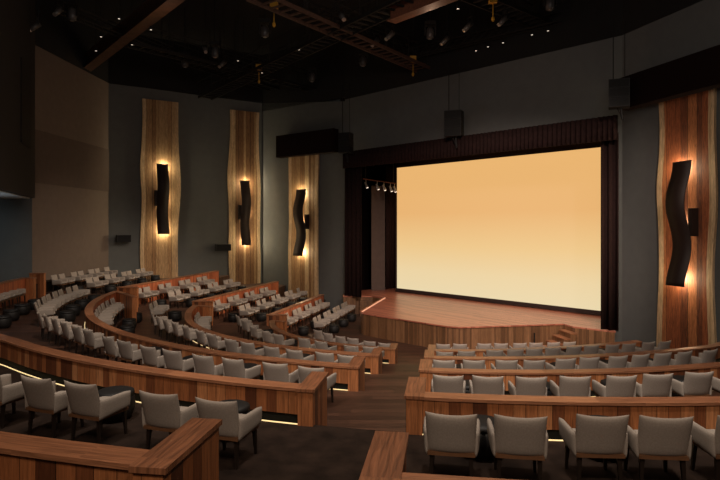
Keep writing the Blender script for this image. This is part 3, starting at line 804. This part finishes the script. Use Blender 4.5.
beam((84,72),(176,0),8.9,.55,.7,plain('brown_steel',(.10,.05,.03),.6,noise=.3,scale=3),'broad brown steel beam slanting across the upper left',4)
beam((391,22),(456,-3),8.1,.5,.5,M['rust'],'copper coloured beam at the top centre of the ceiling',5)
catwalk((205,98),(410,0),8.5,.9,'long catwalk slanting up from the left corner to the top centre',4)
catwalk((255,-4),(438,76),8.5,.9,'rust brown cable ladder crossing the catwalk at the top',2,'steelbrown')
catwalk((128,44),(250,74),8.9,.7,'dark catwalk behind the broad brown beam',6)
catwalk((352,100),(612,40),8.05,.55,'reddish cable ladder along the top of the stage wall',2,'rust',False,.4)
catwalk((180,60),(335,108),9.4,.8,'faint dark catwalk near the back corner',2)
catwalk((470,-5),(600,48),9.2,.9,'dark catwalk over the right part of the stage',2)
def rigtruss(p0,p1,h,label):
    a=hp(*p0,h); b=hp(*p1,h); v=b-a; d=v.normalized(); x=Vector((d.y,-d.x,0)); L_=v.length
    r=empty('lighting_truss',a); tag(r,label,'truss','lighting trusses')
    ch=[x*.2,x*-.2,Vector((0,0,.4))+x*.2,Vector((0,0,.4))-x*.2]
    mb=MB()
    for c in ch: mb.tube(c,v+c,.03,6)
    mb.build('chord',M['steel'],r,weld=False)
    mb=MB(); n=int(L_/.5)
    for i in range(n):
        p=d*i*.5; q=d*(i+1)*.5
        for a_,b_ in ((0,2),(1,3),(0,1)): mb.tube(p+ch[a_],q+ch[b_],.014,5)
    mb.build('lacing',M['steel'],r,weld=False)
rigtruss((60,12),(170,55),9.0,'dark lighting truss above the taupe wall')
rigtruss((300,10),(420,50),9.6,'dark lighting truss near the top centre')
rigtruss((400,60),(560,22),9.0,'dark lighting truss above the stage wall')
def mover(px,py,h,label):
    p=hp(px,py,h); r=empty('moving_light',p); tag(r,label,'stage lighting','moving stage lights in the ceiling')
    mb=MB(); mb.box(-.25,.25,-.2,.2,.35,.52); mb.build('base',M['steel'],r)
    mb=MB(); mb.box(-.27,-.21,-.07,.07,-.1,.36); mb.build('yoke_arm',M['steel'],r); mb=MB(); mb.box(.21,.27,-.07,.07,-.1,.36); mb.build('yoke_arm',M['steel'],r)
    mb=MB(); mb.lathe([(.10,-.28),(.17,-.25),(.19,-.05),(.17,.15),(.1,.25)],14); mb.build('head',plain('mover_grey',(.06,.055,.055),.4),r,True)
    mb=MB(); mb.lathe([(.09,-.295),(.09,-.283)],12); mb.build('lens',M['chrome'],r)
    mb=MB(); mb.tube((0,0,.52),(0,0,HC-p.z-.02),.03,6); mb.build('pole',M['steel'],r)
for i,(a,b_,l) in enumerate(((215,52,'grey moving light left of centre below the catwalk'),(265,31,'grey moving light hanging above the long catwalk'),(363,61,'grey moving light hanging at the ceiling centre'),(312,77,'grey moving light low near the back corner'),(185,62,'grey moving light beside the broad brown beam'),(430,33,'grey moving light near the copper coloured beam'),(550,3,'grey moving light at the top edge right of centre'),(72,14,'grey moving light in the far upper left'))):
    mover(a,b_,9.0,l)
def hoist(px,py,h,label):
    p=hp(px,py,h); r=empty('chain_hoist',p); tag(r,label,'hoist','yellow chain hoists')
    mb=MB(); mb.box(-.16,.16,-.12,.12,.0,.3); mb.build('motor',M['yellow'],r)
    mb=MB(); mb.tube((0,0,0),(0,0,-.55),.02,6); mb.build('chain',M['yellow'],r)
    mb=MB(); mb.lathe([(.03,-.75),(.07,-.68),(.06,-.58),(.03,-.55)],8); mb.build('hook',M['yellow'],r)
    mb=MB(); mb.tube((0,0,.3),(0,0,HC-p.z-.02),.015,5); mb.build('cable',M['steel'],r)
hoist(259,70,8.6,'yellow chain hoist under the long catwalk left of centre'); hoist(413,62,8.6,'yellow chain hoist under the ceiling right of centre'); hoist(274,9,8.9,'yellow chain hoist at the top of the picture'); hoist(493,3,9,'yellow chain hoist at the top edge above the stage')
pl=((119,19,'over the broad beam'),(101,37,'left of the broad beam'),(132,45,'under the broad beam'),(151,30,'right of the broad beam'),(96,51,'low beside the left wall'),(238,61,'left of the yellow hoist'),(299,50,'on the long catwalk'),(336,38,'at the crossing of the catwalks'),(458,9,'near the copper beam'),(476,51,'first of the line above the stage'),(488,47,'second of the line above the stage'),(503,43,'third of the line above the stage'),(532,35,'fourth of the line above the stage'),(548,31,'last of the line above the stage'),(394,76,'above the left of the stage wall'),(262,73,'beside the hoist over the corner'))
for px,py,l in pl:  # small white LED indicators up in the rig
    p=hp(px,py,8.7); r=empty('indicator',p); tag(r,f'tiny white ceiling downlight {l}','ceiling light','tiny indicators in the black ceiling')
    mb=MB(); mb.lathe([(.045,0),(.045,.012)],10); mb.build('lens',M['star'],r)
    mb=MB(); mb.lathe([(.06,.013),(.06,.16)],10); mb.build('can',M['black'],r)
    mb=MB(); mb.tube((0,0,.16),(0,0,HC-p.z-.02),.01,5); mb.build('cable',M['black'],r)

def profile_lamp(px,py,h,rz,label):
    p=hp(px,py,h); r=empty('profile_lamp',p,rz); tag(r,label,'stage lighting','profile lamps hung in the ceiling')
    mb=MB(); mb.tube((0,-.05,.02),(0,.30,-.32),.13,12,.09); mb.build('body',M['lampgrey'],r,True)
    mb=MB(); mb.tube((0,.302,-.322),(0,.33,-.35),.085,12); mb.build('lens',M['chrome'],r)
    mb=MB(); mb.box(-.16,.16,-.02,.02,.28,.31); mb.box(-.16,-.13,-.02,.02,-.06,.31); mb.box(.13,.16,-.02,.02,-.06,.31); mb.build('yoke',M['steel'],r)
    mb=MB(); mb.tube((0,0,.31),(0,0,HC-p.z-.02),.02,5); mb.build('pole',M['steel'],r)
LS=[(38,24),(60,9),(205,47),(224,62),(341,14),(377,40),(392,33),(447,38),(470,24),(505,18),(318,92),(352,88)]
for i,(px,py) in enumerate(sorted(LS)): profile_lamp(px,py,8.8,random.uniform(-1,1)+2.6,f'grey profile lamp, {ON[i]} from the left of those hung in the dark ceiling')
# ------------------------------------------------------------------ light
def spot(loc,tgt,power,col,size,blend=.8,soft=.3):
    l=bpy.data.lights.new('house_spot','SPOT'); l.energy=power; l.color=col; l.spot_size=math.radians(size); l.spot_blend=blend; l.shadow_soft_size=soft
    o=bpy.data.objects.new('house_spot',l); COL.objects.link(o); o.location=loc
    o.rotation_euler=(Vector(tgt)-Vector(loc)).to_track_quat('-Z','Y').to_euler()
def area(loc,tgt,power,col,sx,sy):
    l=bpy.data.lights.new('house_light','AREA'); l.energy=power; l.color=col; l.shape='RECTANGLE'; l.size=sx; l.size_y=sy
    o=bpy.data.objects.new('house_light',l); COL.objects.link(o); o.location=loc
    o.rotation_euler=(Vector(tgt)-Vector(loc)).to_track_quat('-Z','Y').to_euler()
WARM=(1.,.80,.62); NEU=(1.,.88,.76); STG=(1.,.78,.66)
zt=CZ+7.5
spot((2,12,zt+.5),(5,30,DK),6500,STG,55)
spot((8,9,zt+.5),(7,31,DK),6000,STG,42)
spot((4,24,zt+.5),(5,27.5,0),700,WARM,70)
spot((4,27,zt-1),(-7.5,31.5,1.5),4600,WARM,52)
spot((-4,24,zt),(-13,31,2),1700,WARM,55)
spot((-6,14,zt),(-8,22,2),1700,WARM,75)
spot((-4,6,zt),(-4,14,2),1900,NEU,75)
spot((3.5,5,zt),(6,13,2),2200,NEU,72)
spot((1,6,zt),(1,11,2),1300,NEU,70)
spot((-3,-2,zt),(-2.5,6,2),950,WARM,75)
spot((2.2,-2,zt),(2.2,6,2),1200,WARM,60)
area((0,10,CZ+8.3),(0,10,0),300,WARM,8,8)
area((0,-3,CZ+6),(0,8,2),110,WARM,6,3)
area((5,8,CZ+5.5),(6,30,CZ+6.5),170,(1.,.88,.8),5,2)
area((-3,14,CZ+6),(-12,36,CZ+5.5),110,(1.,.88,.8),5,2)
spot((.8,13,zt),(1.6,17.0,.5),1300,WARM,46)
for px,py,e in ((432,12,45),(160,14,10)):  # unseen warm point lights added to brighten the beams
    q=hp(px,py,8.6); l=bpy.data.lights.new('rig_fill_light','POINT'); l.energy=e; l.color=(1.,.62,.40); l.shadow_soft_size=.05
    o=bpy.data.objects.new('rig_fill_light',l); COL.objects.link(o); o.location=q-Vector((0,0,.8))
# cool work light below the booth
spot((-17.3,24.0,bz-.1),(-18.6,27.4,CZ-1.2),75,(.72,.92,1.),100,1.,.2)
spot((-16.4,21.0,bz-1.0),(-15.6,21.4,bz),260,(.80,.92,1.),130,1.,.1)

w=bpy.data.worlds.new('W'); S.world=w; w.use_nodes=True; w.node_tree.nodes['Background'].inputs[0].default_value=(.02,.018,.016,1); w.node_tree.nodes['Background'].inputs[1].default_value=.3
# ------------------------------------------------------------------ camera
cam=bpy.data.cameras.new('camera'); co=bpy.data.objects.new('camera',cam); COL.objects.link(co)
co.location=(0,0,CZ); co.rotation_euler=(PI/2,0,0); cam.sensor_width=36; cam.lens=F/720*36; cam.shift_y=-(240-HY)/720; cam.clip_start=.1; cam.clip_end=200
S.camera=co
S.view_settings.view_transform='Standard'; S.view_settings.look='None'; S.view_settings.gamma=1; S.view_settings.exposure=0; S.view_settings.use_curve_mapping=False
